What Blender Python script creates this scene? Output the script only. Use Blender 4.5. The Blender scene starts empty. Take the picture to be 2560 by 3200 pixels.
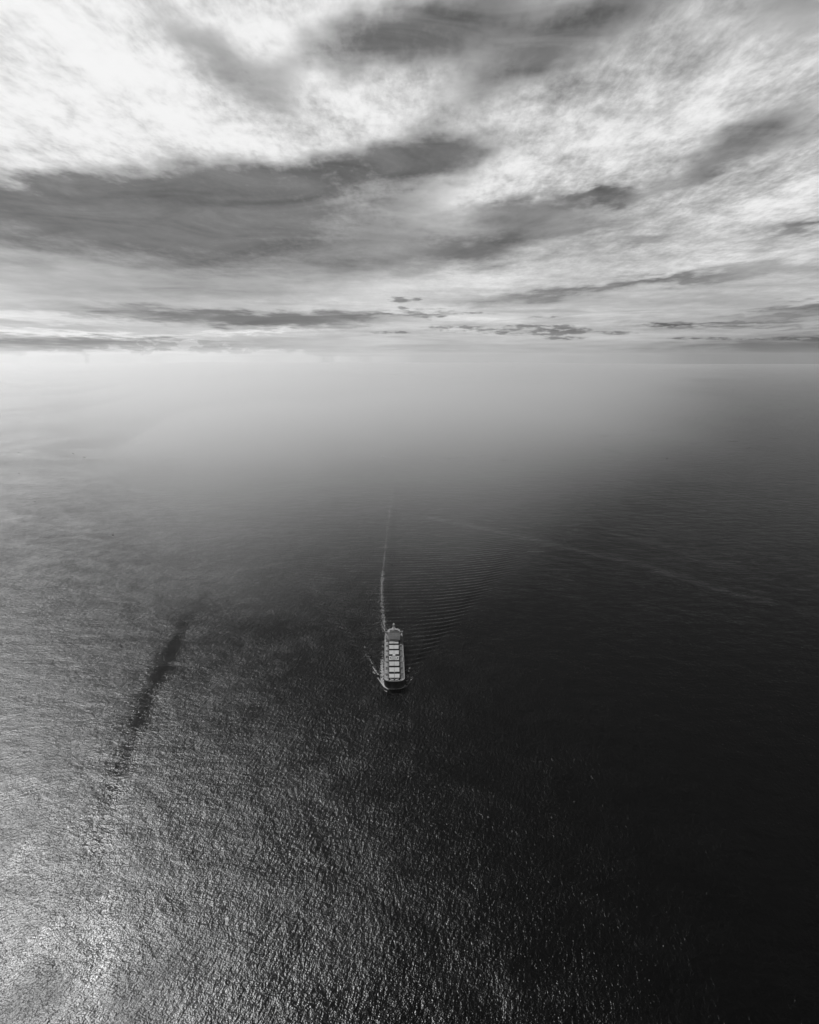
import bpy, math, random
import numpy as np
from mathutils import Vector

random.seed(7)
rng = np.random.default_rng(7)
R = math.radians
scene = bpy.context.scene
C = scene.collection

# ------------------------------------------------------------------ camera
CAM_H = 500.0
PITCH = math.atan(485 / 2560)
cam_data = bpy.data.cameras.new('camera')
cam_data.sensor_fit = 'HORIZONTAL'
cam_data.sensor_width = 36.0
cam_data.lens = 36.0
cam_data.clip_start = 1.0
cam_data.clip_end = 400000.0
cam = bpy.data.objects.new('camera', cam_data)
C.objects.link(cam)
cam.location = (0, 0, CAM_H)
cam.rotation_euler = (math.pi / 2 - PITCH, 0, 0)
scene.camera = cam


def ray(X, Y):
    x = (X - 1280) / 2560
    v = -(Y - 1600) / 2560
    return x, math.cos(PITCH) + v * math.sin(PITCH), -math.sin(PITCH) + v * math.cos(PITCH)


def ground(X, Y, z=0.0):
    d = ray(X, Y)
    t = (z - CAM_H) / d[2]
    return d[0] * t, d[1] * t


def azel(X, Y):
    d = ray(X, Y)
    return math.degrees(math.atan2(d[0], d[1])), math.degrees(math.atan2(d[2], math.hypot(d[0], d[1])))


# ------------------------------------------------------------------ light and exposure
SUN_AZ, SUN_EL = -31.0, 39.0
SUN_DIR = Vector((math.sin(R(SUN_AZ)) * math.cos(R(SUN_EL)), math.cos(R(SUN_AZ)) * math.cos(R(SUN_EL)), math.sin(R(SUN_EL))))
sun_data = bpy.data.lights.new('sun', 'SUN')
sun_data.energy = 5.0
sun_data.angle = R(0.6)
sun_data.color = (1.0, 1.0, 1.0)
sun = bpy.data.objects.new('sun', sun_data)
C.objects.link(sun)
sun.rotation_euler = (-SUN_DIR).to_track_quat('-Z', 'Y').to_euler()
sun.location = SUN_DIR * 2000

scene.view_settings.view_transform = 'Standard'
scene.view_settings.look = 'None'
scene.view_settings.exposure = 0.0
scene.view_settings.gamma = 1.0
scene.cycles.max_bounces = 6
scene.cycles.volume_bounces = 1
scene.cycles.transparent_max_bounces = 8
scene.cycles.sample_clamp_indirect = 4.0
scene.cycles.adaptive_threshold = 0.02


# ------------------------------------------------------------------ node helpers
class NT:
    def __init__(self, tree):
        self.t = tree

    def n(self, kind, **kw):
        nd = self.t.nodes.new(kind)
        for k, v in kw.items():
            setattr(nd, k, v)
        return nd

    def put(self, sock, val):
        if hasattr(val, 'is_output'):
            self.t.links.new(val, sock)
        else:
            sock.default_value = val

    def m(self, op, a, b=None, c=None, clamp=False):
        nd = self.n('ShaderNodeMath', operation=op, use_clamp=clamp)
        for i, v in enumerate((a, b, c)):
            if v is not None:
                self.put(nd.inputs[i], v)
        return nd.outputs[0]

    def v(self, op, a, b=None):
        nd = self.n('ShaderNodeVectorMath', operation=op)
        self.put(nd.inputs[0], a)
        if b is not None:
            if op == 'SCALE':
                self.put(nd.inputs['Scale'], b)
            else:
                self.put(nd.inputs[1], b)
        return nd.outputs['Value'] if op in ('DOT_PRODUCT', 'LENGTH') else nd.outputs[0]

    def xyz(self, x, y, z=0.0):
        nd = self.n('ShaderNodeCombineXYZ')
        for s, v in zip(nd.inputs, (x, y, z)):
            self.put(s, v)
        return nd.outputs[0]

    def sep(self, v):
        nd = self.n('ShaderNodeSeparateXYZ')
        self.put(nd.inputs[0], v)
        return nd.outputs

    def noise(self, vec, scale, detail=4.0, rough=0.55, dist=0.0, color=False, dims='2D'):
        nd = self.n('ShaderNodeTexNoise', noise_dimensions=dims)
        self.put(nd.inputs['Vector'], vec)
        nd.inputs['Scale'].default_value = scale
        nd.inputs['Detail'].default_value = detail
        nd.inputs['Roughness'].default_value = rough
        nd.inputs['Distortion'].default_value = dist
        return nd.outputs['Color'] if color else nd.outputs[0]

    def smooth(self, val, lo, hi, a=0.0, b=1.0):
        nd = self.n('ShaderNodeMapRange', interpolation_type='SMOOTHSTEP')
        self.put(nd.inputs['Value'], val)
        nd.inputs['From Min'].default_value = lo
        nd.inputs['From Max'].default_value = hi
        nd.inputs['To Min'].default_value = a
        nd.inputs['To Max'].default_value = b
        return nd.outputs[0]


# ------------------------------------------------------------------ sky: clear Nishita sky behind broken cloud, in black and white
def build_world():
    w = bpy.data.worlds.new('World')
    scene.world = w
    w.use_nodes = True
    w.cycles.sampling_method = 'MANUAL'
    w.cycles.sample_map_resolution = 256
    t = w.node_tree
    t.nodes.clear()
    k = NT(t)
    out = k.n('ShaderNodeOutputWorld')
    bg = k.n('ShaderNodeBackground')
    t.links.new(bg.outputs[0], out.inputs[0])
    bg.inputs['Strength'].default_value = 0.1
    sky = k.n('ShaderNodeTexSky', sky_type='NISHITA')
    sky.sun_disc = False
    sky.sun_elevation = R(SUN_EL)
    sky.sun_rotation = R(SUN_AZ)
    bw = k.n('ShaderNodeRGBToBW')
    t.links.new(sky.outputs[0], bw.inputs[0])

    D = k.n('ShaderNodeTexCoord').outputs['Generated']
    dx, dy, dz = k.sep(D)
    zc = k.m('MAXIMUM', dz, 0.0)
    az = k.m('MULTIPLY', k.m('ARCTAN2', dx, dy), 180 / math.pi)
    el = k.m('MULTIPLY', k.m('ARCSINE', zc), 180 / math.pi)
    # a flat cloud deck seen from below (softened at the horizon)
    inv = k.m('DIVIDE', 1.0, k.m('ADD', zc, 0.05))
    px, py = k.m('MULTIPLY', dx, inv), k.m('MULTIPLY', dy, inv)
    q = k.xyz(px, py)
    qs = k.xyz(k.m('MULTIPLY', px, 1.5), k.m('MULTIPLY', py, 0.8))
    # warped view direction for cloud outlines
    warp = k.noise(qs, 1.6, 5, 0.6, color=True)
    wx, wy, _ = k.sep(warp)
    flat = k.smooth(el, 0.0, 12.0, 0.22, 1.0)
    azw = k.m('MULTIPLY_ADD', k.m('SUBTRACT', wx, 0.5), 4.5, az)
    elw = k.m('MULTIPLY_ADD', k.m('MULTIPLY', k.m('SUBTRACT', wy, 0.5), flat), 4.0, el)
    A = k.xyz(azw, elw)

    def blobs(vec, lst, start):
        acc = start
        for i, (X, Y, sx, sy, rot, amp) in enumerate(lst):
            if i and i % 8 == 0:      # chain the chunks so that few values are alive at a time
                ma = k.n('ShaderNodeVectorMath', operation='MULTIPLY_ADD')
                k.put(ma.inputs[0], acc)
                ma.inputs[1].default_value = (1e-9, 1e-9, 0)
                k.put(ma.inputs[2], vec)
                vec = ma.outputs[0]
            a0, e0 = azel(X * 1.484, Y * 1.484)
            s = 1.484 * math.degrees(1 / 2560) * 0.97
            mp = k.n('ShaderNodeMapping', vector_type='TEXTURE')
            k.put(mp.inputs['Vector'], vec)
            mp.inputs['Location'].default_value = (a0, e0, 0)
            mp.inputs['Rotation'].default_value = (0, 0, R(rot))
            mp.inputs['Scale'].default_value = (sx * s, sy * s, 1)
            d = k.v('DOT_PRODUCT', mp.outputs[0], mp.outputs[0])
            g = k.m('POWER', 0.36788, d)
            acc = k.m('MULTIPLY_ADD', g, amp, acc)
        return acc

    broad = k.noise(q, 0.55, 2, 0.5)
    base = k.m('MULTIPLY_ADD', k.m('SUBTRACT', broad, 0.5), 0.25, 0.76)
    # veil glowing round the sun
    cs = k.v('DOT_PRODUCT', D, tuple(SUN_DIR))
    glow = k.smooth(cs, 0.62, 0.98)
    base = k.m('MULTIPLY_ADD', glow, 0.15, base)
    base = k.m('MULTIPLY_ADD', k.smooth(el, 19.0, 33.0), -0.52, base)
    L = [
        # big dark bank
        (290, 445, 430, 70, 2, -.42), (20, 425, 170, 46, -4, -.22), (560, 395, 330, 60, 6, -.26), (830, 335, 190, 44, 8, -.34), (940, 328, 100, 26, 6, -.2), (120, 415, 260, 36, 0, -.10),
        (560, 480, 260, 36, 3, -.12), (400, 505, 340, 36, 2, -.07), (910, 470, 130, 80, 0, -.12),
        (330, 560, 520, 66, 0, -.22), (700, 545, 250, 46, 3, -.17), (380, 620, 420, 26, 0, -.08),
        (430, 668, 330, 17, -2, -.40), (660, 668, 170, 12, 2, -.30), (160, 688, 230, 8, -2, -.14),
        # upper dark masses
        (720, 115, 170, 46, 22, -.22), (890, 45, 180, 60, 8, -.34), (1190, 75, 230, 50, 22, -.44), (1030, 40, 150, 70, 0, -.14),
        (490, 135, 150, 34, -24, -.20), (400, 110, 100, 24, -24, -.10), (1700, 10, 110, 60, -10, -.20), (1500, 50, 120, 50, 10, -.08),
        # right hand clouds
        (1585, 290, 80, 42, 5, -.32), (1500, 335, 90, 18, 10, -.20), (1460, 365, 120, 14, 12, -.12), (1690, 250, 70, 40, 0, -.12),
        (1160, 450, 150, 26, 12, -.32), (1075, 440, 62, 20, 14, -.28), (1010, 525, 120, 26, 2, -.32), (1260, 415, 80, 16, 8, -.26), (1250, 475, 110, 18, 4, -.22),
        (1130, 500, 120, 18, 2, -.10), (1340, 506, 130, 9, 4, -.20), (1700, 487, 70, 12, 4, -.30), (1560, 500, 120, 7, 3, -.12),
        (1320, 596, 190, 11, 6, -.28), (1120, 625, 170, 11, 4, -.20), (1480, 583, 160, 10, 0, -.16), (1500, 632, 260, 14, -2, -.14),
        (1660, 565, 120, 14, 0, -.14), (1230, 645, 160, 9, -2, -.10),
        (1650, 664, 140, 8, 2, -.30), (1560, 681, 180, 4, 1, -.30), (1690, 648, 110, 5, 1, -.24), (1620, 690, 120, 3, 0, -.22), (1450, 684, 70, 5, 0, -.22), (1700, 640, 60, 4, 0, -.16),
        (120, 722, 480, 15, 0, -.36), (900, 733, 170, 5, 0, -.10), (860, 663, 100, 5, 0, -.20), (1600, 730, 330, 34, 0, -.14), (1725, 742, 260, 34, 0, -.30), (1500, 760, 420, 26, 0, -.10), (1740, 690, 260, 60, 0, -.07),
        # brighter openings
        (20, 130, 260, 190, -25, .09), (420, 255, 260, 50, -18, .09), (760, 215, 130, 60, 10, .06), (1290, 290, 240, 90, 15, .13),
        (1080, 330, 90, 60, 0, .08), (1600, 180, 120, 50, 20, .10), (1650, 420, 150, 40, 8, .14), (980, 590, 160, 22, 4, .14),
        (1560, 545, 200, 12, 4, .10), (880, 650, 120, 14, 0, .10), (120, 660, 120, 14, -4, .10), (200, 705, 230, 5, -2, .22), (560, 698, 180, 4, 3, .18), (90, 660, 160, 10, 0, .08),
        (1200, 610, 200, 6, 7, .10), (100, 340, 200, 40, -10, .06),
    ]
    g0 = k.noise(qs, 1.7, 3, 0.55, 0.3)
    g1 = k.noise(qs, 5.0, 6, 0.61, 0.15)
    g2 = k.noise(k.xyz(k.m('MULTIPLY', px, 3.6), k.m('MULTIPLY', py, 1.3)), 9.0, 5, 0.64, 0.1)
    g3 = k.noise(k.xyz(k.m('MULTIPLY', az, 0.13), k.m('MULTIPLY', el, 1.7)), 1.3, 6, 0.64, 0.3)
    low = k.smooth(el, 1.0, 8.0, 1.0, 0.0)
    high = k.smooth(el, 2.0, 11.0, 0.12, 1.0)
    fade = k.smooth(el, 0.2, 2.2, 0.25, 1.0)
    # bright rippled high deck
    gr = k.m('MULTIPLY', k.m('SUBTRACT', g1, 0.5), 0.48)
    gr = k.m('MULTIPLY_ADD', k.m('SUBTRACT', g2, 0.5), 0.30, gr)
    gr = k.m('MULTIPLY_ADD', k.m('SUBTRACT', g0, 0.5), 0.46, gr)
    gr = k.m('MULTIPLY', gr, high)
    gr = k.m('MULTIPLY_ADD', k.m('MULTIPLY', k.m('SUBTRACT', g3, 0.5), low), 0.52, gr)
    val = blobs(A, [b for b in L if b[5] > 0], base)
    val = k.m('MULTIPLY_ADD', gr, fade, val)
    # smooth dark banks hanging under it
    dark = blobs(A, [(*b[:5], -b[5] * 2.3) for b in L if b[5] < 0], 0.0)
    edge = k.m('ADD', k.m('MULTIPLY', k.m('MULTIPLY_ADD', k.m('SUBTRACT', g1, 0.5), 0.75, k.m('MULTIPLY', k.m('SUBTRACT', g2, 0.5), 0.45)), high),
               k.m('MULTIPLY', k.m('MULTIPLY', k.m('SUBTRACT', g3, 0.5), low), 1.3))
    dk_ = k.m('MULTIPLY', dark, k.m('MULTIPLY_ADD', edge, 1.5, 1.0))
    op = k.smooth(dk_, 0.0, 1.15, 0.0, 0.97)
    soft = k.noise(k.xyz(k.m('MULTIPLY', az, 0.05), k.m('MULTIPLY', el, 0.28)), 2.2, 4, 0.55, 0.6)
    tone = k.m('MULTIPLY_ADD', k.m('SUBTRACT', soft, 0.5), 0.38, k.m('MULTIPLY_ADD', gr, 0.16, 0.405))
    val = k.m('ADD', k.m('MULTIPLY', val, k.m('SUBTRACT', 1.0, op)), k.m('MULTIPLY', tone, op))
    # torn scraps of low cloud
    f1 = k.noise(k.xyz(k.m('MULTIPLY', az, 0.55), k.m('MULTIPLY', el, 2.6)), 2.0, 6, 0.6)
    scraps = blobs(k.xyz(az, el), [(838, 632, 26, 9, 0, 1.1), (880, 630, 14, 7, 0, .9), (850, 649, 16, 5, 0, .9), (1200, 690, 60, 10, -4, .8),
                                   (1100, 686, 40, 4, 0, .8), (930, 667, 14, 4, 0, .9), (1310, 701, 40, 5, 0, .9), (1400, 684, 60, 7, 0, 1.0),
                                   (1060, 702, 16, 4, 0, .7), (1190, 713, 50, 4, 0, .8), (1480, 713, 120, 5, 0, .8), (950, 690, 90, 9, 0, .75), (1000, 660, 60, 5, 0, .8), (1150, 668, 50, 4, 0, .8), (1090, 700, 120, 12, 0, .62), (1180, 702, 40, 6, 0, .9), (820, 700, 60, 4, 0, .9), (1690, 714, 60, 5, 0, .9)], 0.0)
    sc = k.smooth(k.m('MULTIPLY', scraps, k.m('MULTIPLY_ADD', f1, 2.4, -0.5)), 0.30, 0.78)
    val = k.m('MULTIPLY_ADD', sc, -0.27, val)
    # bright cumulus tops along the left horizon
    bn = k.noise(k.xyz(k.m('MULTIPLY', az, 0.42), k.m('MULTIPLY', el, 1.0)), 1.5, 6, 0.60)
    b1 = k.m('POWER', 0.36788, k.m('POWER', k.m('DIVIDE', k.m('ADD', az, 16.0), 9.0), 2.0))
    top = k.m('MULTIPLY', b1, k.m('MULTIPLY_ADD', bn, 3.4, -0.95))
    cum = k.smooth(k.m('SUBTRACT', top, el), -0.02, 0.22)
    val = k.m('MULTIPLY_ADD', cum, 0.14, val)
    val = k.m('MULTIPLY_ADD', k.smooth(el, 0.0, 1.3, 1.0, 0.0), -0.075, val)
    val = k.m('SMOOTH_MIN', k.m('MAXIMUM', val, 0.31), 0.97, 0.16)
    lin = k.m('POWER', val, 2.2)
    # cloud over clear sky
    cover = 0.94
    cl = k.m('MULTIPLY', lin, cover * 10.0)
    cr = k.m('MINIMUM', k.m('MULTIPLY', bw.outputs[0], (1 - cover) * 0.35), 1.2)
    tot = k.m('ADD', cl, cr)
    t.links.new(k.xyz(tot, tot, tot), bg.inputs['Color'])


build_world()


# ------------------------------------------------------------------ materials (grey: the photograph is black and white)
def mat(name, v, rough=0.6, var=0.0, vscale=0.3, metallic=0.0, spec=0.4):
    m = bpy.data.materials.new(name)
    m.use_nodes = True
    k = NT(m.node_tree)
    b = m.node_tree.nodes['Principled BSDF']
    b.inputs['Roughness'].default_value = rough
    b.inputs['Metallic'].default_value = metallic
    b.inputs['Specular IOR Level'].default_value = spec
    if var:
        p = k.n('ShaderNodeTexCoord').outputs['Object']
        a = k.noise(p, vscale, 6, 0.65, dims='3D')
        bb = k.noise(k.v('MULTIPLY', p, (6.0, 0.7, 1.0)), vscale, 4, 0.6, dims='3D')
        s = k.m('MULTIPLY_ADD', k.m('SUBTRACT', k.m('ADD', a, bb), 1.0), var * 2 * v, v)
        m.node_tree.links.new(k.xyz(s, s, s), b.inputs['Base Color'])
    else:
        b.inputs['Base Color'].default_value = (v, v, v, 1)
    return m


M = {
    'hull': mat('black_hull_paint', 0.012, 0.55, 0.4, 0.12, spec=0.15),
    'boot': mat('boot_topping_paint', 0.035, 0.6, 0.4, 0.15, spec=0.15),
    'deck': mat('deck_paint', 0.165, 0.7, 0.55, 0.25),
    'dark': mat('dark_steel_and_shade', 0.008, 0.7, 0.3, 0.4, spec=0.2),  # dark fittings, plus shade coloured onto cross decks and the right alley strip
    'coam': mat('coaming_paint', 0.03, 0.7, 0.3, 0.4, spec=0.2),
    'hatch': mat('hatch_cover_paint', 0.29, 0.6, 0.30, 0.2),
    'hatch2': mat('hatch_cover_paint_darker', 0.245, 0.6, 0.32, 0.22),  # slightly darker than the other covers
    'white': mat('white_paint', 0.72, 0.5, 0.12, 0.3),
    'cream': mat('superstructure_paint', 0.60, 0.55, 0.14, 0.2),
    'grey': mat('grey_fitting_paint', 0.30, 0.6, 0.3, 0.5),
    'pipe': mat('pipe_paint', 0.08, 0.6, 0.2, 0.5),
    'glass': mat('window_glass', 0.01, 0.1),
    'funnel': mat('funnel_paint', 0.05, 0.5, 0.2, 0.4),
    'foam': mat('sea_foam_and_glints', 0.42, 0.9, 0.3, 0.6),
    'boatdark': mat('dark_boat_paint', 0.015, 0.6, spec=0.1),
    'boatwhite': mat('white_boat_paint', 0.8, 0.5),
}


# ------------------------------------------------------------------ mesh helpers
class MB:
    def __init__(self):
        self.v, self.f = [], []

    def add(self, vs, fs):
        o = len(self.v)
        self.v += [tuple(p) for p in vs]
        self.f += [tuple(i + o for i in f) for f in fs]
        return self

    def box(self, x0, x1, y0, y1, z0, z1, taper=0.0, bevel=0.0):
        if bevel:
            b = bevel
            def ring(z, e):
                return [(x0 + e + b, y0 + e, z), (x1 - e - b, y0 + e, z), (x1 - e, y0 + e + b, z), (x1 - e, y1 - e - b, z),
                        (x1 - e - b, y1 - e, z), (x0 + e + b, y1 - e, z), (x0 + e, y1 - e - b, z), (x0 + e, y0 + e + b, z)]
            rs = [ring(z0, 0), ring(z1 - b, 0), ring(z1, b * .7)]
            return self.loft(rs)
        t = taper
        vs = [(x0, y0, z0), (x1, y0, z0), (x1, y1, z0), (x0, y1, z0),
              (x0 + t, y0 + t, z1), (x1 - t, y0 + t, z1), (x1 - t, y1 - t, z1), (x0 + t, y1 - t, z1)]
        return self.add(vs, [(3, 2, 1, 0), (4, 5, 6, 7), (0, 1, 5, 4), (1, 2, 6, 5), (2, 3, 7, 6), (3, 0, 4, 7)])

    def loft(self, rings, cap0=True, cap1=True):
        n = len(rings[0])
        vs = [p for r in rings for p in r]
        fs = []
        for i in range(len(rings) - 1):
            for j in range(n):
                a, b = i * n + j, i * n + (j + 1) % n
                fs.append((a, b, b + n, a + n))
        if cap0:
            fs.append(tuple(range(n - 1, -1, -1)))
        if cap1:
            fs.append(tuple(range((len(rings) - 1) * n, len(rings) * n)))
        return self.add(vs, fs)

    def tube(self, p0, p1, r0, r1=None, n=8):
        r1 = r0 if r1 is None else r1
        p0, p1 = Vector(p0), Vector(p1)
        d = (p1 - p0).normalized()
        u = d.orthogonal().normalized()
        w = d.cross(u)
        rs = []
        for p, r in ((p0, r0), (p1, r1)):
            rs.append([p + r * (math.cos(2 * math.pi * i / n) * u + math.sin(2 * math.pi * i / n) * w) for i in range(n)])
        return self.loft(rs)

    def ball(self, c, r, nu=10, nv=6, sz=1.0):
        rs = []
        for i in range(nv + 1):
            a = math.pi * (i + 0.02) / (nv + 0.04)
            rs.append([(c[0] + r * math.sin(a) * math.cos(2 * math.pi * j / nu), c[1] + r * math.sin(a) * math.sin(2 * math.pi * j / nu),
                        c[2] - sz * r * math.cos(a)) for j in range(nu)])
        return self.loft(rs)

    def build(self, name, material, parent=None, smooth=False, loc=None):
        me = bpy.data.meshes.new(name)
        me.from_pydata(self.v, [], self.f)
        me.materials.append(material)
        if smooth:
            me.polygons.foreach_set('use_smooth', [True] * len(me.polygons))
        me.update()
        o = bpy.data.objects.new(name, me)
        C.objects.link(o)
        if parent:
            o.parent = parent
        if loc:
            o.location = loc
        return o


def tag(o, label=None, cat=None, group=None, kind=None):
    if label: o['label'] = label
    if cat: o['category'] = cat
    if group: o['group'] = group
    if kind: o['kind'] = kind
    return o


def empty(name, loc, rz=0.0):
    o = bpy.data.objects.new(name, None)
    o.empty_display_size = 5
    C.objects.link(o)
    o.location = loc
    o.rotation_euler = (0, 0, rz)
    return o


# ------------------------------------------------------------------ ship frame (needed for the wake)
LOA, BEAM = 225.0, 32.2
BOW = (-22.9, 1180.0)
RZ = math.atan(4.5 / 184)
AFT = (-math.sin(RZ), math.cos(RZ))
SIDE = (math.cos(RZ), math.sin(RZ))


def ship_xy(x, y):
    """ship coordinates: x to the right of the picture, y metres aft of the stem"""
    return BOW[0] + x * SIDE[0] + y * AFT[0], BOW[1] + x * SIDE[1] + y * AFT[1]


# ------------------------------------------------------------------ sea
def axis(lo, hi, step, far):
    a = list(np.arange(lo, hi + step * .5, step))
    s, p = step, a[-1]
    while p < far:
        s *= 1.35
        p = min(p + s, far)
        a.append(p)
    s, p, pre = step, a[0], []
    while p > -far:
        s *= 1.35
        p = max(p - s, -far)
        pre.append(p)
    return np.array(pre[::-1] + a)


def poly_dist(px, py, pts):
    d = np.full(px.shape, 1e9)
    for (x0, y0), (x1, y1) in zip(pts[:-1], pts[1:]):
        ex, ey = x1 - x0, y1 - y0
        t = np.clip(((px - x0) * ex + (py - y0) * ey) / (ex * ex + ey * ey), 0, 1)
        d = np.minimum(d, np.hypot(px - x0 - t * ex, py - y0 - t * ey))
    return d


def kelvin(xs, ys, V, amp):
    """stationary ship waves; xs metres abeam, ys metres astern of the source"""
    k0 = 9.81 / V ** 2
    h = np.zeros_like(xs)
    th = np.linspace(-1.22, 1.22, 141)
    for q in th:
        c = math.cos(q)
        kk = k0 / c ** 2
        wgt = 0.34 * math.exp(-0.75 * (1 / c ** 2 - 1)) + 0.38 * math.exp(-((abs(q) - 0.50) / 0.30) ** 2)
        h += wgt * np.cos(kk * (ys * c + xs * math.sin(q)))
    rr = np.hypot(xs, ys) + 60
    wedge = np.clip((ys * 0.40 + 18 - np.abs(xs)) / 16, 0, 1) * np.clip(ys / 25, 0, 1)
    return amp * h * (th[1] - th[0]) * wedge * (rr / 200) ** 0.42 * np.exp(-np.maximum(ys - 650, 0) / 420)


def wake_height(X, Y):
    sx = (X - BOW[0]) * SIDE[0] + (Y - BOW[1]) * SIDE[1]
    sy = (X - BOW[0]) * AFT[0] + (Y - BOW[1]) * AFT[1]
    z = kelvin(sx, sy - 4, 6.0, 2.7) - 0.3 * kelvin(sx, sy - 205, 6.0, 2.7)
    z = np.tanh(z) * (0.33 + 0.67 / (1 + np.exp(-sx / 30)))
    return z * np.clip((595 - np.abs(X - 45)) / 150, 0, 1) * np.clip((2590 - Y) / 500, 0, 1)


def build_sea():
    FAR = 60000.0
    gx = axis(-600, 690, 3.0, FAR)
    gy = axis(480, 2600, 3.0, FAR)
    X, Y = np.meshgrid(gx, gy)
    nx, ny = len(gx), len(gy)
    sx = (X - BOW[0]) * SIDE[0] + (Y - BOW[1]) * SIDE[1]
    sy = (X - BOW[0]) * AFT[0] + (Y - BOW[1]) * AFT[1]
    fine = (np.abs(X) < 690) & (X > -600) & (Y > 1100) & (Y < 2600)
    Z = np.zeros_like(X)
    Z[fine] = wake_height(X[fine], Y[fine])
    # calm slicks (damped ripples): narrow bands drifting on the surface
    def band(pts, w):
        g = [ground(*p) for p in pts]
        return np.exp(-(poly_dist(X, Y, g) / w) ** 2)
    slick = np.zeros_like(X)
    for pts, w, a in (
        ([(650, 1850), (600, 1920), (560, 1985)], 15, .45),
        ([(575, 1960), (540, 2030), (510, 2090)], 13, .75),
        ([(510, 2090), (465, 2180), (425, 2280), (400, 2360), (365, 2440), (345, 2520)], 18, .85),
        ([(365, 2440), (330, 2560), (320, 2660)], 18, .55),
        ([(480, 2130), (420, 2210), (350, 2330), (240, 2440)], 9, .35),
        ([(325, 2620), (335, 2750), (320, 2900), (300, 3060), (290, 3190)], 13, .32),
        ([(480, 2290), (380, 2400), (240, 2510), (120, 2600), (40, 2700)], 9, .28),
        ([(400, 2680), (270, 2800), (140, 2920), (40, 3040), (0, 3120)], 11, .22),
        ([(1243, 1500), (1236, 1600), (1228, 1700), (1226, 1800), (1228, 1930)], 10, .4),
    ):
        slick = np.maximum(slick, a * band(pts, w))
    rough = np.zeros_like(X)
    for pts, w, a in (
        ([(1560, 2950), (1600, 3150)], 10, .5),
        ([(1350, 1622), (1500, 1650), (1650, 1685), (1800, 1722), (1990, 1762), (2200, 1830), (2380, 1880)], 24, .75),
        ([(1900, 1665), (2050, 1700), (2250, 1770)], 24, .35),
    ):
        rough = np.maximum(rough, a * band(pts, w))
    me = bpy.data.meshes.new('sea')
    co = np.stack([X, Y, Z], -1).reshape(-1, 3).astype(np.float32)
    i = np.arange(nx * ny).reshape(ny, nx)
    fa = np.stack([i[:-1, :-1], i[:-1, 1:], i[1:, 1:], i[1:, :-1]], -1).reshape(-1, 4)
    me.vertices.add(len(co)); me.vertices.foreach_set('co', co.ravel())
    me.loops.add(fa.size); me.loops.foreach_set('vertex_index', fa.ravel().astype(np.int32))
    me.polygons.add(len(fa))
    me.polygons.foreach_set('loop_start', np.arange(0, fa.size, 4, dtype=np.int32))
    me.polygons.foreach_set('use_smooth', np.ones(len(fa), dtype=bool))
    me.update(calc_edges=True)
    for nm, arr in (('slick', slick), ('gust', rough)):
        at = me.attributes.new(nm, 'FLOAT', 'POINT')
        at.data.foreach_set('value', arr.ravel().astype(np.float32))
    o = bpy.data.objects.new('sea', me)
    C.objects.link(o)
    tag(o, kind='structure')

    m = bpy.data.materials.new('sea_water')
    m.use_nodes = True
    k = NT(m.node_tree)
    b = m.node_tree.nodes['Principled BSDF']
    pos = k.n('ShaderNodeNewGeometry').outputs['Position']
    s = k.n('ShaderNodeAttribute', attribute_name='slick').outputs['Fac']
    g = k.n('ShaderNodeAttribute', attribute_name='gust').outputs['Fac']
    px, py, _ = k.sep(pos)
    P = k.xyz(px, py)
    # two wind-wave trains with long crests, fine ripples and a low swell
    def train(crest_az, across, along, detail, rough):
        c, d = math.sin(R(crest_az)), math.cos(R(crest_az))     # unit vector along the crests
        u = k.m('MULTIPLY_ADD', px, d / across, k.m('MULTIPLY', py, -c / across))
        v = k.m('MULTIPLY_ADD', px, c / along, k.m('MULTIPLY', py, d / along))
        return k.noise(k.xyz(u, v), 1.0, detail, rough, 0.25)
    ha = train(8, 3.8, 9.0, 2, 0.55)
    hb = train(40, 3.4, 9.0, 2, 0.55)
    hc_ = train(-60, 4.5, 9.0, 1, 0.5)
    h2 = k.noise(P, 1 / 1.5, 1, 0.6, 0.2)
    h3 = k.noise(P, 1 / 38.0, 2, 0.5)
    side = k.smooth(k.m('MULTIPLY_ADD', k.noise(P, 1 / 260.0, 1, 0.5), 240.0, px), -330.0, 40.0)
    h1 = k.m('ADD', k.m('MULTIPLY', ha, k.m('MULTIPLY_ADD', side, 0.75, 0.25)), k.m('MULTIPLY', hb, k.m('MULTIPLY_ADD', side, -0.7, 0.95)))
    h1 = k.m('MULTIPLY_ADD', hc_, 0.45, h1)
    patch = k.noise(P, 1 / 330.0, 4, 0.6, 0.8)
    streak = k.noise(k.xyz(k.m('MULTIPLY', px, 1 / 900.0), k.m('MULTIPLY', py, 1 / 1500.0)), 1.0, 4, 0.6, 1.5)
    torn = k.m('MULTIPLY_ADD', k.noise(P, 1 / 30.0, 4, 0.65, 0.5), 2.1, -0.12, clamp=True)
    s = k.m('MULTIPLY', s, torn)
    g = k.m('MULTIPLY', g, torn)
    wind = k.m('MULTIPLY', k.smooth(patch, 0.3, 0.7, 0.95, 1.04), k.m('MULTIPLY_ADD', k.smooth(py, 2400.0, 4200.0), k.smooth(streak, 0.35, 0.65, -0.16, 0.06), 1.0))
    wind = k.m('MULTIPLY', wind, k.smooth(k.noise(P, 1 / 75.0, 3, 0.55, 0.6), 0.32, 0.68, 0.91, 1.07))
    amp = k.m('MULTIPLY', wind, k.m('MULTIPLY_ADD', s, -0.46, 1.0))
    amp = k.m('MULTIPLY', amp, k.m('MULTIPLY_ADD', g, 0.5, 1.0))
    h = k.m('ADD', k.m('MULTIPLY', h1, 0.62), k.m('MULTIPLY', h2, 0.29))
    h = k.m('MULTIPLY_ADD', h3, 1.4, h)
    h = k.m('MULTIPLY', h, amp)
    bp = k.n('ShaderNodeBump')
    bp.inputs['Strength'].default_value = 1.0
    bp.inputs['Distance'].default_value = 1.0
    k.put(bp.inputs['Height'], h)
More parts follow.
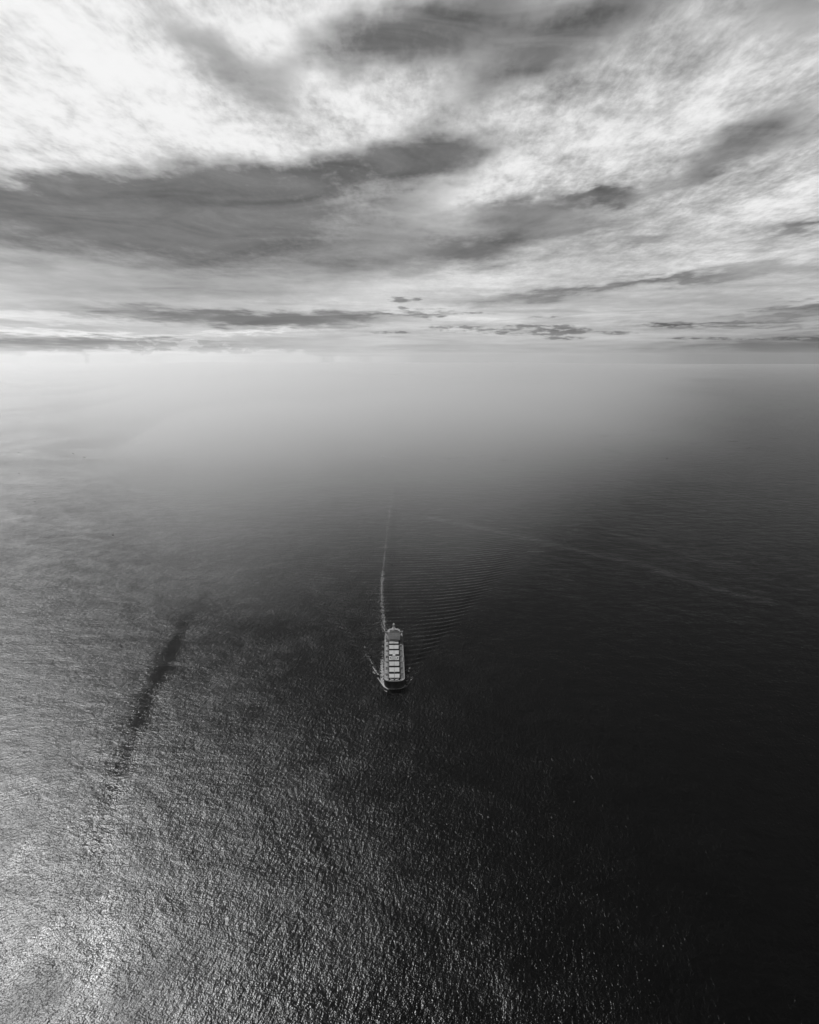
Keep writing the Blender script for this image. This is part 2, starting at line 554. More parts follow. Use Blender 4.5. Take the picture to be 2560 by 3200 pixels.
    # reflectance of a ruffled sea: low from above, rising late and steeply towards grazing view
    lw = k.n('ShaderNodeLayerWeight')
    lw.inputs['Blend'].default_value = 0.5
    m.node_tree.links.new(bp.outputs[0], lw.inputs['Normal'])
    fr = k.m('MULTIPLY_ADD', k.m('POWER', lw.outputs['Facing'], 16.0), 0.66, 0.0195)
    df = k.n('ShaderNodeBsdfDiffuse')
    df.inputs['Color'].default_value = (0.0004, 0.0004, 0.0004, 1)
    gl = k.n('ShaderNodeBsdfAnisotropic', distribution='BECKMANN')
    gl.inputs['Color'].default_value = (1, 1, 1, 1)
    k.put(gl.inputs['Roughness'], k.m('MULTIPLY_ADD', amp, 0.26, 0.08))
    m.node_tree.links.new(bp.outputs[0], gl.inputs['Normal'])
    g2 = k.n('ShaderNodeBsdfAnisotropic', distribution='GGX')
    g2.inputs['Color'].default_value = (1, 1, 1, 1)
    k.put(g2.inputs['Roughness'], k.m('MULTIPLY_ADD', amp, 0.34, 0.02))
    m.node_tree.links.new(bp.outputs[0], g2.inputs['Normal'])
    gm = k.n('ShaderNodeMixShader')
    gm.inputs[0].default_value = 0.22
    m.node_tree.links.new(gl.outputs[0], gm.inputs[1])
    m.node_tree.links.new(g2.outputs[0], gm.inputs[2])
    gl = gm
    mx = k.n('ShaderNodeMixShader')
    k.put(mx.inputs[0], fr)
    m.node_tree.links.new(df.outputs[0], mx.inputs[1])
    m.node_tree.links.new(gl.outputs[0], mx.inputs[2])
    m.node_tree.nodes.remove(b)
    m.node_tree.links.new(mx.outputs[0], m.node_tree.nodes['Material Output'].inputs['Surface'])
    me.materials.append(m)


build_sea()

# ------------------------------------------------------------------ haze
HB = 61000.0
hz = MB().box(-HB, HB, -HB, HB, -4.0, CAM_H + 260.0)
hm = bpy.data.materials.new('haze_air')
hm.use_nodes = True
ht = hm.node_tree
ht.nodes.clear()
ho = ht.nodes.new('ShaderNodeOutputMaterial')
pv = ht.nodes.new('ShaderNodeVolumePrincipled')
pv.inputs['Color'].default_value = (0.92, 0.92, 0.92, 1)
pv.inputs['Density'].default_value = 1.5e-5
pv.inputs['Anisotropy'].default_value = 0.78
ht.links.new(pv.outputs[0], ho.inputs['Volume'])
tag(hz.build('haze', hm), kind='stuff')


# shallow fog lying on the far water, thickest in the middle and thinning out to the right
def build_fog():
    ys = np.concatenate([np.arange(1500, 6000, 150.0), np.geomspace(6000, 58000, 40)])
    us = np.linspace(-0.75, 0.62, 90)          # x / y
    U, Yg = np.meshgrid(us, ys)
    Xg = U * Yg
    r = np.random.default_rng(5)
    n = np.zeros_like(Xg)
    for lam, a in ((9000, .5), (4200, .4), (2100, .3), (1000, .2), (600, .12)):
        for _ in range(3):
            t = r.random() * 6.28
            n += a / 3 * np.sin((Xg * math.cos(t) + Yg * 0.6 * math.sin(t)) * 6.28 / lam + r.random() * 6.28)
    def sm(v, lo, hi):
        t = np.clip((v - lo) / (hi - lo), 0, 1)
        return t * t * (3 - 2 * t)
    front = 1340 - 440 * np.exp(-((U + 0.25) / 0.12) ** 2) + 1900 * sm(U, 0.05, 0.45) + 160 * n
    w = sm(Yg, front, front + 1900) * (1 - 0.99 * sm(U + 0.05 * n, 0.10, 0.42)) * (1 - 0.5 * sm(Yg, 2500, 24000))
    w *= np.clip(1 + 0.5 * n, 0.3, 2)
    w *= 1 - 0.60 * sm(-U, 0.26, 0.44)
    top = -1.9 + 285.0 * w
    ny, nx = Xg.shape
    V = [(float(x), float(y), float(z)) for x, y, z in zip(Xg.ravel(), Yg.ravel(), top.ravel())]
    V += [(float(x), float(y), -2.5) for x, y in zip(Xg.ravel(), Yg.ravel())]
    N = nx * ny
    f = []
    for j in range(ny - 1):
        for i in range(nx - 1):
            a = j * nx + i
            f.append((a, a + 1, a + 1 + nx, a + nx))
            f.append((N + a, N + a + nx, N + a + 1 + nx, N + a + 1))
    for i in range(nx - 1):
        f.append((i, N + i, N + i + 1, i + 1))
        a = (ny - 1) * nx + i
        f.append((a, a + 1, N + a + 1, N + a))
    for j in range(ny - 1):
        a = j * nx
        f.append((a, a + nx, N + a + nx, N + a))
        a += nx - 1
        f.append((a, N + a, N + a + nx, a + nx))
    mb = MB()
    mb.add(V, f)
    fm_ = bpy.data.materials.new('fog_air')
    fm_.use_nodes = True
    t_ = fm_.node_tree
    t_.nodes.clear()
    o_ = t_.nodes.new('ShaderNodeOutputMaterial')
    p_ = t_.nodes.new('ShaderNodeVolumePrincipled')
    p_.inputs['Color'].default_value = (0.69, 0.69, 0.69, 1)
    p_.inputs['Density'].default_value = 5.0e-4
    p_.inputs['Anisotropy'].default_value = 0.7
    t_.links.new(p_.outputs[0], o_.inputs['Volume'])
    tag(mb.build('fog_bank', fm_), kind='stuff')


build_fog()


# ------------------------------------------------------------------ bulk carrier
ship = empty('bulk_carrier', (*ship_xy(0, LOA / 2), 0), RZ)
tag(ship, 'long dark bulk carrier with pale hatch covers steaming towards the camera', 'ship')
Y0 = -LOA / 2            # stem; local y = Y0 + metres aft
DZ = 13.0


def outline(z, inset=0.0, n=26, y_from=0.0):
    """closed hull outline at height z, port side first, seen from above"""
    f = min(max(z / DZ, -0.2), 1.0)
    hb = BEAM / 2 - inset
    lb = 24 - 7 * f               # length of bow curve
    y_b = 3.0 * (1 - f) + inset   # stem position
    ls = 34 - 14 * f
    wt = 0.30 + 0.46 * f          # transom width
    pts = []
    for i in range(n + 1):        # bow, from starboard shoulder round the stem
        a = math.pi * i / n
        cx, sn = math.cos(a), math.sin(a)
        e = 2 / 2.7
        x = hb * math.copysign(abs(cx) ** e, cx)
        y = y_b + lb - lb * abs(sn) ** e
        pts.append((x, Y0 + y, z))
    y_end = LOA - inset - 3.0 * (1 - f)
    left = []
    for i in range(9):
        t = i / 8
        x = hb * (1 - (1 - wt) * t ** 2.2)
        left.append((x, Y0 + y_end - ls + ls * t))
    pts += [(-x, y, z) for x, y in left]
    pts += [(x, y, z) for x, y in left[::-1]]
    return pts


hull = MB()
hull.loft([outline(z) for z in (-3, 0, 3, 6, 9, 11.5, 13.0)], cap0=True, cap1=False)
hull.build('hull', M['hull'], ship)
boot = MB()
boot.loft([outline(z, -0.05) for z in (-1.0, 1.0, 3.2)], cap0=False, cap1=False)
boot.build('boot_topping', M['boot'], ship)
dk = MB()
dk.add(outline(DZ - 0.05, 0.02), [tuple(range(len(outline(DZ))))])
deck = dk.build('deck', M['deck'], ship)
# gunwale strip and bow bulwark
gw = MB()
o1, o2 = outline(DZ, -0.03), outline(DZ, 0.35)
n_o = len(o1)
for i in range(n_o):
    j = (i + 1) % n_o
    a, b_, c_, d_ = o1[i], o1[j], o2[j], o2[i]
    up = lambda p, dz: (p[0], p[1], p[2] + dz)
    gw.add([up(a, -.3), up(b_, -.3), up(b_, .12), up(a, .12), up(d_, .12), up(c_, .12)], [(0, 1, 2, 3), (3, 2, 5, 4)])
gw.build('gunwale', M['deck'], ship)
bw_ = MB()
ob, oi = outline(DZ, 0.0), outline(DZ, 0.3)
for i in range(2, 24):
    a, b_, c_, d_ = ob[i], ob[i + 1], oi[i + 1], oi[i]
    lo, hi = .12, .8
    up = lambda p, dz: (p[0], p[1], p[2] + dz)
    bw_.add([up(a, lo), up(b_, lo), up(b_, hi), up(a, hi), up(d_, hi), up(c_, hi), up(d_, lo), up(c_, lo)],
            [(0, 1, 2, 3), (3, 2, 5, 4), (4, 5, 7, 6)])
bw_.build('bow_bulwark', M['grey'], ship)

# hatches: metres aft of the stem, front and rear edges
HATCH = [(9.2, 24.6), (33.2, 51.2), (58.8, 77.2), (83.8, 101.9), (110.4, 128.0), (135.8, 154.0), (161.8, 180.8)]
HW = 7.9
for i, (a, b_) in enumerate(HATCH):
    c = MB().box(-HW - .35, HW + .35, Y0 + a + .1, Y0 + b_ - .1, DZ - .05, DZ + 1.9)
    st = c
    for yy in np.arange(a + 1.5, b_ - 1, 2.4):      # coaming stays
        for sgn in (-1, 1):
            x0, x1 = sorted((sgn * (HW + .35), sgn * (HW + .85)))
            st.box(x0, x1, Y0 + yy - .1, Y0 + yy + .1, DZ - .04, DZ + 1.6)
    hatch = st.build('hatch', M['coam'], ship)
    hm2 = M['hatch'] if i not in (2, 6) else M['hatch2']
    for sgn in (-1, 1):
        x0, x1 = (-HW, -0.16) if sgn < 0 else (0.16, HW)
        p = MB().box(x0, x1, Y0 + a, Y0 + b_, DZ + 1.95, DZ + 2.75, bevel=0.18)
        pn = p.build('hatch_panel', hm2, hatch)
        for yy in np.linspace(a + 2.5, b_ - 2.5, 4):
            MB().box(x0 + .4, x1 - .4, Y0 + yy - .06, Y0 + yy + .06, DZ + 2.74, DZ + 2.80).build('panel_rib', hm2, hatch)
# cross decks and working alley, hatch shade painted in as near-black colour
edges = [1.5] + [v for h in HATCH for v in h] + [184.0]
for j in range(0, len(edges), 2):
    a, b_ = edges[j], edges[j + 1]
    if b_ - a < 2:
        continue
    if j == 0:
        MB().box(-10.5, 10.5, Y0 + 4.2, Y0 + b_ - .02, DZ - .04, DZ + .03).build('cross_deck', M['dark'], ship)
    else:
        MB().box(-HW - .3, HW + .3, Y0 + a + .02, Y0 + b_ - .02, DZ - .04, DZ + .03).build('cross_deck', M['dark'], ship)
# dark alley strips along the coamings; the wide right one paints the hatch shadow
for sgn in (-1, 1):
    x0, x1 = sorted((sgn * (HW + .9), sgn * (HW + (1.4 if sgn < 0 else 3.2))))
    MB().box(x0, x1, Y0 + 8, Y0 + 182, DZ - .04, DZ + .02).build('alley_strip_and_shade', M['dark'], ship)

# helicopter landing circle on the middle hatch
def ring(r0, r1, cy, z, n=48):
    mb = MB()
    vs = []
    for i in range(n):
        a = 2 * math.pi * i / n
        vs += [(r0 * math.cos(a), cy + r0 * math.sin(a), z), (r1 * math.cos(a), cy + r1 * math.sin(a), z)]
    fs = [(2 * i, 2 * i + 1, (2 * i + 3) % (2 * n), (2 * i + 2) % (2 * n)) for i in range(n)]
    return mb.add(vs, fs)
hc = Y0 + (83.8 + 101.9) / 2
ring(5.3, 7.0, hc, DZ + 2.81).build('landing_circle', M['dark'], ship)
ring(3.3, 3.8, hc, DZ + 2.81).build('landing_circle', M['pipe'], ship)
hl = MB()
hl.box(-2.4, -1.5, hc - 2.2, hc + 2.2, DZ + 2.78, DZ + 2.815)
hl.box(1.5, 2.4, hc - 2.2, hc + 2.2, DZ + 2.78, DZ + 2.815)
hl.box(-1.5, 1.5, hc - .4, hc + .4, DZ + 2.78, DZ + 2.815)
hl.build('landing_letter', M['dark'], ship)
# white locker in the alley before the fifth hatch
MB().box(-2.4, 2.0, Y0 + 106.5, Y0 + 109.8, DZ + .02, DZ + 2.2, bevel=.15).build('deck_locker', M['white'], ship)

# foremast on the forecastle, standing before the first hatch
fm = MB()
fm.tube((0, Y0 + 7.4, DZ), (0, Y0 + 7.4, DZ + 15.5), .42, .22)
fm.tube((-1.2, Y0 + 7.4, DZ + 11.5), (1.2, Y0 + 7.4, DZ + 11.5), .12)
fm.box(-.9, .9, Y0 + 6.7, Y0 + 8.1, DZ + 12.3, DZ + 12.5)
fm.tube((0, Y0 + 7.4, DZ + 15.4), (0, Y0 + 7.4, DZ + 18.0), .1, .05)
fmo = fm.build('foremast', M['grey'], ship)
MB().ball((0, Y0 + 6.9, DZ + 12.9), .38).build('mast_light', M['white'], fmo)
# windlasses, bollards and vents
for sgn in (-1, 1):
    wl = MB()
    wl.tube((sgn * 1.1, Y0 + 5.3, DZ + .9), (sgn * 4.2, Y0 + 5.3, DZ + .9), .85, n=10)
    wl.box(sgn * 2.6 - .4, sgn * 2.6 + .4, Y0 + 4.4, Y0 + 6.2, DZ, DZ + 1.5)
    wl.box(sgn * 4.5 - .3, sgn * 4.5 + .3, Y0 + 4.4, Y0 + 6.2, DZ, DZ + 1.3)
    wl.build('windlass', M['white'], ship)
    ch = MB().tube((sgn * 2.2, Y0 + 4.5, DZ + .5), (sgn * 2.2, Y0 + 2.0, DZ + .25), .25)
    ch.build('anchor_chain', M['grey'], ship)
    for (bx, by) in ((6.4, 3.9), (9.8, 6.4)):
        bl = MB()
        for q in (-.5, .5):
            bl.tube((sgn * bx + q, Y0 + by, DZ), (sgn * bx + q, Y0 + by, DZ + .9), .28)
        bl.box(sgn * bx - 1, sgn * bx + 1, Y0 + by - .35, Y0 + by + .35, DZ - .02, DZ + .12)
        bl.build('bollard', M['white'], ship)
    vt = MB().tube((sgn * 5.6, Y0 + 6.6, DZ), (sgn * 5.6, Y0 + 6.6, DZ + 1.6), .35)
    vt.ball((sgn * 5.6, Y0 + 6.6, DZ + 1.8), .65, 8, 4, .6)
    vt.build('vent', M['white'], ship)
bwk = MB()
bwk.add([(-9.5, Y0 + 8.3, DZ), (0, Y0 + 6.5, DZ), (9.5, Y0 + 8.3, DZ), (-9.5, Y0 + 8.5, DZ + 1.2), (0, Y0 + 6.7, DZ + 1.2), (9.5, Y0 + 8.5, DZ + 1.2),
         (-9.5, Y0 + 8.6, DZ), (0, Y0 + 6.8, DZ), (9.5, Y0 + 8.6, DZ)],
        [(0, 1, 4, 3), (1, 2, 5, 4), (7, 6, 3, 4), (8, 7, 4, 5)])
bwk.build('breakwater', M['coam'], ship)

# side decks: dark bars for pipe and vent shadows, vents, ladders, longitudinal pipe runs, railings
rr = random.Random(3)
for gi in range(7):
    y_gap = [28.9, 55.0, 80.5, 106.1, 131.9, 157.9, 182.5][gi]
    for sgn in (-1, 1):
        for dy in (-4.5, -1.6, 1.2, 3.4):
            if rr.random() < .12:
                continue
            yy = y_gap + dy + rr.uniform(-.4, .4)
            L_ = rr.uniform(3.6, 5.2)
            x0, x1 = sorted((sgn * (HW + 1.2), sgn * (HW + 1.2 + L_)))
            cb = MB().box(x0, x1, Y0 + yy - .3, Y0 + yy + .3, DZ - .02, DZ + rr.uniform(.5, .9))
            cb.build('pipe_shadow_bar', M['pipe'], ship)  # dark bars stand in for shadow lines across the side decks
        v = MB()
        x = sgn * (HW + rr.uniform(2.2, 4.0))
        v.tube((x, Y0 + y_gap, DZ), (x, Y0 + y_gap, DZ + 1.5), .4)
        v.ball((x, Y0 + y_gap, DZ + 1.7), .8, 8, 4, .6)
        v.build('vent', M['grey'], ship)
for sgn in (-1, 1):
    pr = MB()
    for q in ((2.2, 2.7, 3.2) if sgn < 0 else (3.5, 4.0, 4.5, 5.2, 5.7, 6.4)):  # right side gets extra dark pipes, added to darken that deck
        pr.box(*sorted((sgn * (HW + q), sgn * (HW + q + .22))), Y0 + 12, Y0 + 182, DZ + .25, DZ + .45)
    pr.build('pipe_run', M['pipe'] if sgn > 0 else M['deck'], ship)
    for seg in ((14, 80), (106, 182)):
        rl = MB()
        x = sgn * (BEAM / 2 - .45)
        for zz in (.45, .8, 1.15):
            rl.box(x - .05, x + .05, Y0 + seg[0], Y0 + seg[1], DZ + zz - .03, DZ + zz + .03)
        for yy in np.arange(seg[0], seg[1] + .1, 3.0):
            rl.box(x - .06, x + .06, Y0 + yy - .06, Y0 + yy + .06, DZ, DZ + 1.18)
        rl.build('railing', M['grey'], ship)
    # recessed pilot station amidships
    x0, x1 = sorted((sgn * (BEAM / 2 - 2.0), sgn * (BEAM / 2 - .3)))
    MB().box(x0, x1, Y0 + 81.5, Y0 + 103.5, DZ - .04, DZ + .04).build('pilot_station', M['dark'], ship)
    MB().box(*sorted((sgn * (BEAM / 2 - 2.2), sgn * (BEAM / 2 - 1.6))), Y0 + 82, Y0 + 103, DZ + .04, DZ + .7).build('gangway', M['grey'], ship)

# accommodation block
HF = 185.0
house = MB()
house.box(-10.4, 10.4, Y0 + HF, Y0 + HF + 15, DZ - .03, DZ + 14.8)
hs = house.build('accommodation_block', M['cream'], ship)
lv = MB()
for lvl in range(1, 5):                       # deck edge strips round the block
    z = DZ + lvl * 2.95
    lv.box(-10.7, 10.7, Y0 + HF - .25, Y0 + HF + 15.25, z - .09, z + .09)
lv.build('deck_ledge', M['cream'], hs)
for lvl in range(0, 5):
    for j in range(8):
        x = -8.7 + j * 2.48
        MB().box(x - .35, x + .35, Y0 + HF - .05, Y0 + HF + .2, DZ + lvl * 2.95 + 1.3, DZ + lvl * 2.95 + 2.0).build('window', M['glass'], hs)
# side decks abreast of the block
for sgn in (-1, 1):
    s_ = MB()
    s_.box(*sorted((sgn * 10.45, sgn * 15.0)), Y0 + HF + 5.5, Y0 + HF + 34, DZ + 2.7, DZ + 2.95)
    s_.box(*sorted((sgn * 14.6, sgn * 15.0)), Y0 + HF + 5.5, Y0 + HF + 26, DZ + 2.95, DZ + 3.9)
    for yy in (6, 13, 20, 26):
        s_.box(*sorted((sgn * 14.4, sgn * 14.8)), Y0 + HF + yy, Y0 + HF + yy + .4, DZ - .03, DZ + 2.7)
    s_.build('boat_deck', M['deck'], hs)
# bridge with wings
br = MB()
zb = DZ + 14.8
br.box(-10.9, 10.9, Y0 + HF - .5, Y0 + HF + 14, zb, zb + .3)
br.build('bridge_deck', M['deck'], ship)
for sgn in (-1, 1):
    w = MB()
    xs = [sgn * 10.9, sgn * 16.1]
    y0, y1 = Y0 + HF + 1.0, Y0 + HF + 5.2
    w.box(*sorted(xs), y0, y1, zb, zb + .3)
    w.box(*sorted(xs), y0, y0 + .2, zb + .3, zb + 1.35)                     # wing front dodger
    w.box(*sorted((sgn * 15.9, sgn * 16.1)), y0 + .2, y1, zb + .3, zb + 1.35)
    # raked bracket plate under the wing
    x0, x1 = sgn * 10.42, sgn * 15.9
    w.add([(x0, y0 + .3, zb - .01), (x1, y0 + .3, zb - .01), (x0, y0 + .3, zb - 6.0), (x0, y0 + .7, zb - .01), (x1, y0 + .7, zb - .01), (x0, y0 + .7, zb - 6.0)],
          [(0, 2, 1), (3, 4, 5), (0, 1, 4, 3), (1, 2, 5, 4), (2, 0, 3, 5)])
    w.build('bridge_wing', M['grey'], ship)
wh = MB()
wh.box(-7.4, 7.4, Y0 + HF + 1.2, Y0 + HF + 9, zb + .3, zb + 3.0)
who = wh.build('wheelhouse', M['cream'], ship)
for j in range(9):
    x = -6.4 + j * 1.6
    MB().box(x - .7, x + .7, Y0 + HF + 1.08, Y0 + HF + 1.4, zb + 1.3, zb + 2.5).build('window', M['glass'], who)
rf = MB()
rf.box(-8.0, 8.0, Y0 + HF + .6, Y0 + HF + 10, zb + 3.0, zb + 3.3)
rf.build('wheelhouse_roof', M['deck'], who)
for sx_ in (-5.0, 5.2):
    lk = MB().box(sx_ - 1.3, sx_ + 1.3, Y0 + HF + 2.5, Y0 + HF + 5.0, zb + 3.3, zb + 4.3, bevel=.15)
    lk.build('roof_locker', M['grey'], who)
# radar mast
rm = MB()
yb = Y0 + HF + 6.0
for sgn in (-1, 1):
    rm.tube((sgn * 1.7, yb, zb + 3.3), (sgn * .7, yb, zb + 11.0), .32, .22)
rm.tube((0, yb + 1.6, zb + 3.3), (0, yb + .2, zb + 11.0), .3, .2)
rm.box(-2.2, 2.2, yb - .9, yb + .9, zb + 7.2, zb + 7.4)
rm.box(-1.6, 1.6, yb - .9, yb + .9, zb + 10.9, zb + 11.1)
rm.tube((0, yb, zb + 11.0), (0, yb, zb + 16.0), .16, .07)
rm.tube((-1.9, yb, zb + 13.0), (1.9, yb, zb + 13.0), .07)
rmo = rm.build('radar_mast', M['grey'], ship)
MB().box(-1.9, 1.9, yb - 1.25, yb - 1.0, zb + 7.9, zb + 8.25).build('radar_scanner', M['white'], rmo)
MB().box(-1.4, 1.4, yb - .75, yb - .5, zb + 11.5, zb + 11.85).build('radar_scanner', M['white'], rmo)
MB().ball((0.0, yb + .3, zb + 12.8), 1.5, 12, 8).build('satellite_dome', M['white'], rmo)
# funnel and engine casing behind the block
fn = MB()
fn.box(-4.6, 4.6, Y0 + HF + 19, Y0 + HF + 29, DZ - .03, DZ + 12, bevel=.3)
fn.build('engine_casing', M['cream'], ship)
fu = MB()
def oval(z, a, b_, cy, n=16):
    return [(a * math.cos(2 * math.pi * i / n), cy + b_ * math.sin(2 * math.pi * i / n), z) for i in range(n)]
fcy = Y0 + HF + 24
fu.loft([oval(DZ + 12, 2.6, 3.8, fcy), oval(DZ + 17, 2.5, 3.7, fcy), oval(DZ + 20.5, 2.3, 3.4, fcy + .3)])
fuo = fu.build('funnel', M['funnel'], ship)
fb = MB()
fb.loft([oval(DZ + 14.0, 2.65, 3.85, fcy), oval(DZ + 16.4, 2.6, 3.8, fcy)], cap0=False, cap1=False)
fb.build('funnel_band', M['white'], fuo)
for q in (-.9, .9):
    MB().tube((q, fcy, DZ + 20.4), (q, fcy + .4, DZ + 22.2), .45, .4).build('exhaust_pipe', M['dark'], fuo)
# lifeboats
for sgn in (-1, 1):
    lb_ = MB()
    rings = []
    for t in np.linspace(0, 1, 7):
        w_ = 1.35 * math.sin(math.pi * (0.12 + .76 * t)) ** .6
        yy = Y0 + HF + 8 + 8.5 * t
        cx = sgn * 12.6
        rings.append([(cx + w_ * math.cos(2 * math.pi * i / 10), yy, DZ + 4.9 + w_ * .9 * math.sin(2 * math.pi * i / 10)) for i in range(10)])
    lb_.loft(rings)
    lb_.build('lifeboat', M['deck'], ship, smooth=True)
    dv = MB()
    for yy in (10, 15):
        dv.tube((sgn * 10.9, Y0 + HF + yy, DZ + 2.9), (sgn * 12.9, Y0 + HF + yy, DZ + 7.0), .2)
    dv.build('davit', M['grey'], ship)


# ------------------------------------------------------------------ foam: bow wave, hull wash, wake, boat trails and a few sun glints
class Foam:
    def __init__(self):
        self.p = []          # x, y, radius

    def line(self, pts, n, spread, r0, r1, pixels=True, gap=0.0):
        g = [ground(*p) for p in pts] if pixels else pts
        seg = [math.dist(a, b) for a, b in zip(g[:-1], g[1:])]
        tot = sum(seg)
        for _ in range(n):
            t = rng.random() * tot
            if gap and math.sin(t * 0.35 + 2 * math.sin(t * 0.11)) < gap - 1:
                continue
            i = 0
            while i < len(seg) - 1 and t > seg[i]:
                t -= seg[i]
                i += 1
            f = t / seg[i]
            x = g[i][0] + f * (g[i + 1][0] - g[i][0]) + rng.normal() * spread
            y = g[i][1] + f * (g[i + 1][1] - g[i][1]) + rng.normal() * spread
            self.p.append((x, y, r0 + (r1 - r0) * rng.random() ** 2))

    def build(self, name):
        P = np.array(self.p)
        z = np.where(P[:, 1] < 2590, wake_height(P[:, 0], P[:, 1]), 0.0)
        vs, fs = [], []
        for (x, y, r), zz in zip(P, z):
            o = len(vs)
            n = 6
            a0 = rng.random() * 6.28
            st = 0.6 + rng.random() * 1.2
            vs.append((x, y, zz + 0.12 + 0.25 * r))
            for i in range(n):
                a = a0 + 2 * math.pi * i / n
                q = r * (0.65 + 0.6 * rng.random())
                vs.append((x + q * math.cos(a) * st, y + q * math.sin(a), zz + 0.05))
            fs += [(o, o + 1 + i, o + 1 + (i + 1) % n) for i in range(n)]
        me = bpy.data.meshes.new(name)
        me.from_pydata(vs, [], fs)
        me.materials.append(M['foam'])
        ob = bpy.data.objects.new(name, me)
        C.objects.link(ob)
        return tag(ob, kind='stuff')


F = Foam()
wl = [(p[0], p[1] - Y0) for p in outline(0.0, -0.9)]
bow_line = [ship_xy(*wl[i]) for i in range(0, 27)]
F.line(bow_line[2:25], 520, 0.25, .25, .6, pixels=False)
F.line(bow_line[13:27], 420, 0.5, .3, .9, pixels=False)
# wash along the hull on the lit side, thick abreast of the shoulder
F.line([ship_xy(-16.0, 14), ship_xy(-18.5, 30), ship_xy(-19.5, 60), ship_xy(-20, 100)], 420, 1.3, .3, 1.0, pixels=False)
F.line([ship_xy(-19.5, 90), ship_xy(-20, 150), ship_xy(-18.5, 200), ship_xy(-16, 226)], 260, 1.4, .25, .7, pixels=False, gap=.8)
F.line([(1198, 2110), (1194, 2090), (1196, 2060)], 160, 1.4, .3, .9)
# breaking crests peeling off the bow
F.line([(1218, 2157), (1206, 2150), (1196, 2140), (1188, 2128), (1181, 2118)], 210, .5, .25, .7)
F.line([(1203, 2158), (1210, 2162)], 22, .7, .3, .7)
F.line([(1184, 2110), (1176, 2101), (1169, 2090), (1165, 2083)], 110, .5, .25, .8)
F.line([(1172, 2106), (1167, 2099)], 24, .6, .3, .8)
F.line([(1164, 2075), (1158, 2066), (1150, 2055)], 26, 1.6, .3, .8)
F.line([(1142, 2025), (1139, 2020)], 9, .8, .3, .7)  # pale flakes standing in for a sun glint
F.line([(1148, 2040), (1138, 2052), (1155, 2051)], 14, 1.2, .3, .9)  # more glints on the water, modelled as pale flakes
F.line([(1275, 2130), (1275, 2115), (1276, 2098), (1280, 2085)], 130, 1.2, .25, .8, gap=.9)
F.line([(1268, 2148), (1276, 2138), (1284, 2126), (1288, 2115)], 70, 1.1, .2, .55)
F.line([(1284, 2126), (1296, 2112), (1310, 2090), (1325, 2068)], 34, 1.2, .15, .4)
# propeller wash trailing astern
F.line([(1202, 1975), (1200, 1945), (1196, 1905), (1193, 1870), (1193, 1830), (1197, 1785)], 900, 1.9, .25, .9)
F.line([(1200, 1965), (1190, 1900), (1184, 1850), (1186, 1800)], 260, 9.0, .2, .7)
F.line([(1188, 2030), (1170, 1990), (1160, 1940)], 70, 16.0, .2, .55)
F.line([(1196, 1790), (1201, 1740), (1208, 1680)], 300, 1.5, .3, .7)
F.line([(1208, 1680), (1218, 1600), (1228, 1520)], 420, 1.9, .3, .9)
F.line([(1234, 1930), (1236, 1860), (1236, 1800)], 60, 9.0, .2, .6)
# trails of the small craft
F.line([(790, 1295), (775, 1292), (760, 1290)], 150, 3.0, .8, 1.8)
F.line([(1079, 1281), (1090, 1283)], 160, 3.0, 1.0, 2.6)
F.line([(430, 1386), (450, 1381)], 420, 1.0, .7, 1.6)
F.line([(1198, 1427), (1225, 1428.5), (1250, 1430)], 420, 1.2, .5, 1.5)
F.line([(1198, 1427), (1210, 1427.6)], 200, 1.0, .6, 1.6)
F.line([(677, 1536), (684, 1535)], 60, 1.0, .4, 1.0)
F.line([(355, 1672), (351, 1669)], 26, .6, .3, .6)
F.line([(110, 1566), (140, 1557), (170, 1548)], 70, 1.2, .3, .7)
F.line([(1650, 1723), (1680, 1725), (1700, 1724)], 70, 1.0, .4, .8)
F.build('sea_foam_and_glints')


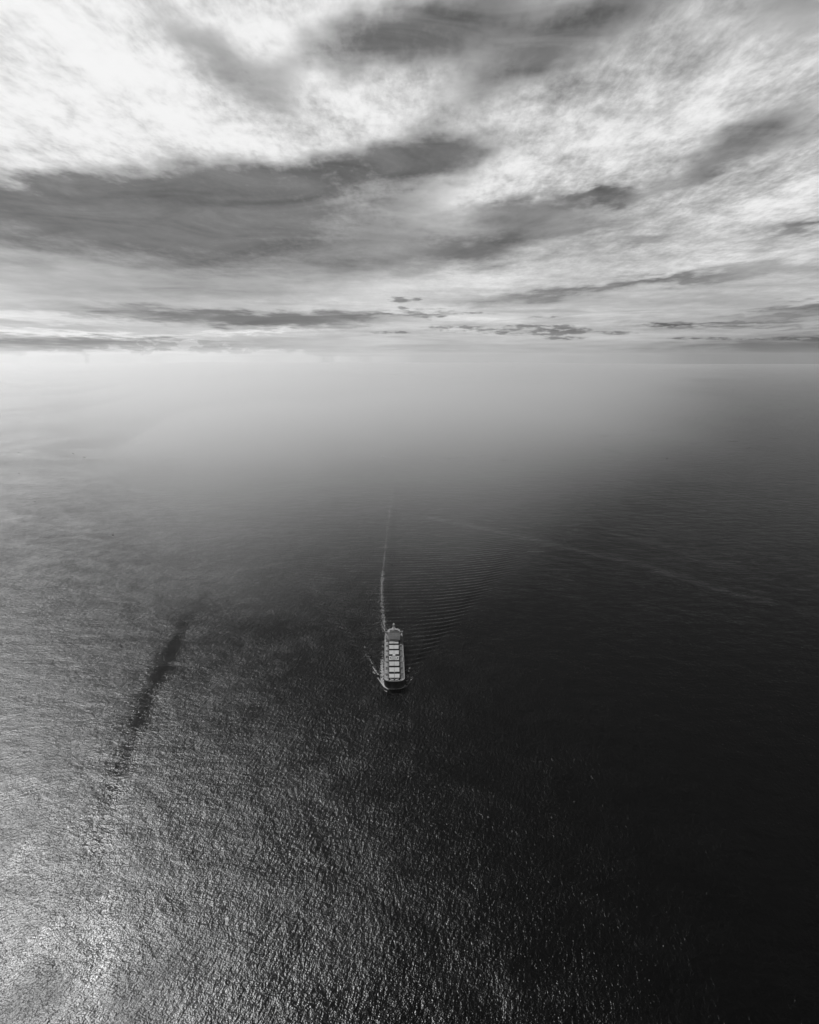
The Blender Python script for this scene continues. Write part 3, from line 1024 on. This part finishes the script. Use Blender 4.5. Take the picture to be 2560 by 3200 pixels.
# ------------------------------------------------------------------ small craft on the hazy water
def boat(X, Y, length, heading, kind, label, group=None):
    x, y = ground(X, Y)
    root = empty('cargo_ship' if kind == 'ship' else ('motor_boat' if kind == 'white' else 'fishing_boat'), (x, y, 0), R(heading))
    tag(root, label, 'ship' if kind == 'ship' else 'boat', group)
    L2, B2 = length / 2, length * (0.08 if kind == 'ship' else 0.15)
    hgt = length * (0.09 if kind == 'ship' else 0.14)
    mh = M['boatwhite'] if kind == 'white' else M['boatdark']
    rings = []
    for t, w in ((-1, .75), (-.6, 1), (.2, 1), (.65, .75), (.88, .4), (1, .06)):
        e = 1 + .25 * max(t, 0) ** 2
        rings.append([(t * L2, -w * B2, hgt * e), (t * L2 * .96, -w * B2 * .7, -.3), (t * L2 * .96, w * B2 * .7, -.3), (t * L2, w * B2, hgt * e)])
    MB().loft(rings).build('hull', mh, root)
    c0, c1 = (-.85, -.55) if kind == 'ship' else (-.45, .15)
    cab = MB().box(c0 * L2, c1 * L2, -B2 * .65, B2 * .65, hgt * .95, hgt * (2.6 if kind != 'ship' else 3.0), bevel=B2 * .08)
    cb = cab.build('cabin', M['boatwhite'] if kind != 'dark' else M['boatdark'], root)
    MB().box(c1 * L2 - .02 * L2, c1 * L2 + .012 * L2, -B2 * .5, B2 * .5, hgt * 1.8, hgt * 2.3).build('window', M['glass'], cb)
    if kind == 'ship':
        for q in (-.3, .1, .5):
            MB().box((q - .14) * L2, (q + .14) * L2, -B2 * .7, B2 * .7, hgt * .98, hgt * 1.3).build('hatch', mh, root)
    MB().tube((c0 * L2 * .6, 0, hgt * 2), (c0 * L2 * .6, 0, hgt * 4.2), B2 * .07).build('mast', mh, root)
    return root


G8 = 'small craft on the hazy water'
boat(796, 1296.5, 34, -6, 'ship', 'tiny dark ship trailing a faint white wake to its left', G8)
boat(1086, 1282, 26, -8, 'white', 'tiny white boat farthest off, just right of the picture centre line', G8)
boat(429, 1386.3, 14, 205, 'white', 'tiny white boat ahead of a short slanting white streak', G8)
boat(1195, 1426.8, 13, 178, 'white', 'tiny white boat at the left end of a long thin wake', G8)
boat(229, 1418, 11, 5, 'dark', 'tiny dark boat, upper left of a close pair on bright water', G8)
boat(264, 1430, 12, 15, 'dark', 'tiny dark boat, lower right of a close pair on bright water', G8)
boat(58, 1415, 9, 10, 'dark', 'tiny faint dark boat near the left edge, above the dark slick', G8)
boat(60, 1481, 8, 60, 'dark', 'tiny dark boat near the left edge, just below the dark slick', G8)
boat(109, 1567.5, 7, 200, 'dark', 'tiny dark boat at the lower left end of a thin slanting wake', G8)
boat(676, 1537, 8, 190, 'dark', 'tiny dark boat with a speck of foam, alone left of the ship track', G8)
boat(353, 1673, 8, 60, 'dark', 'small dark boat nearest the camera, left of the bulk carrier', G8)
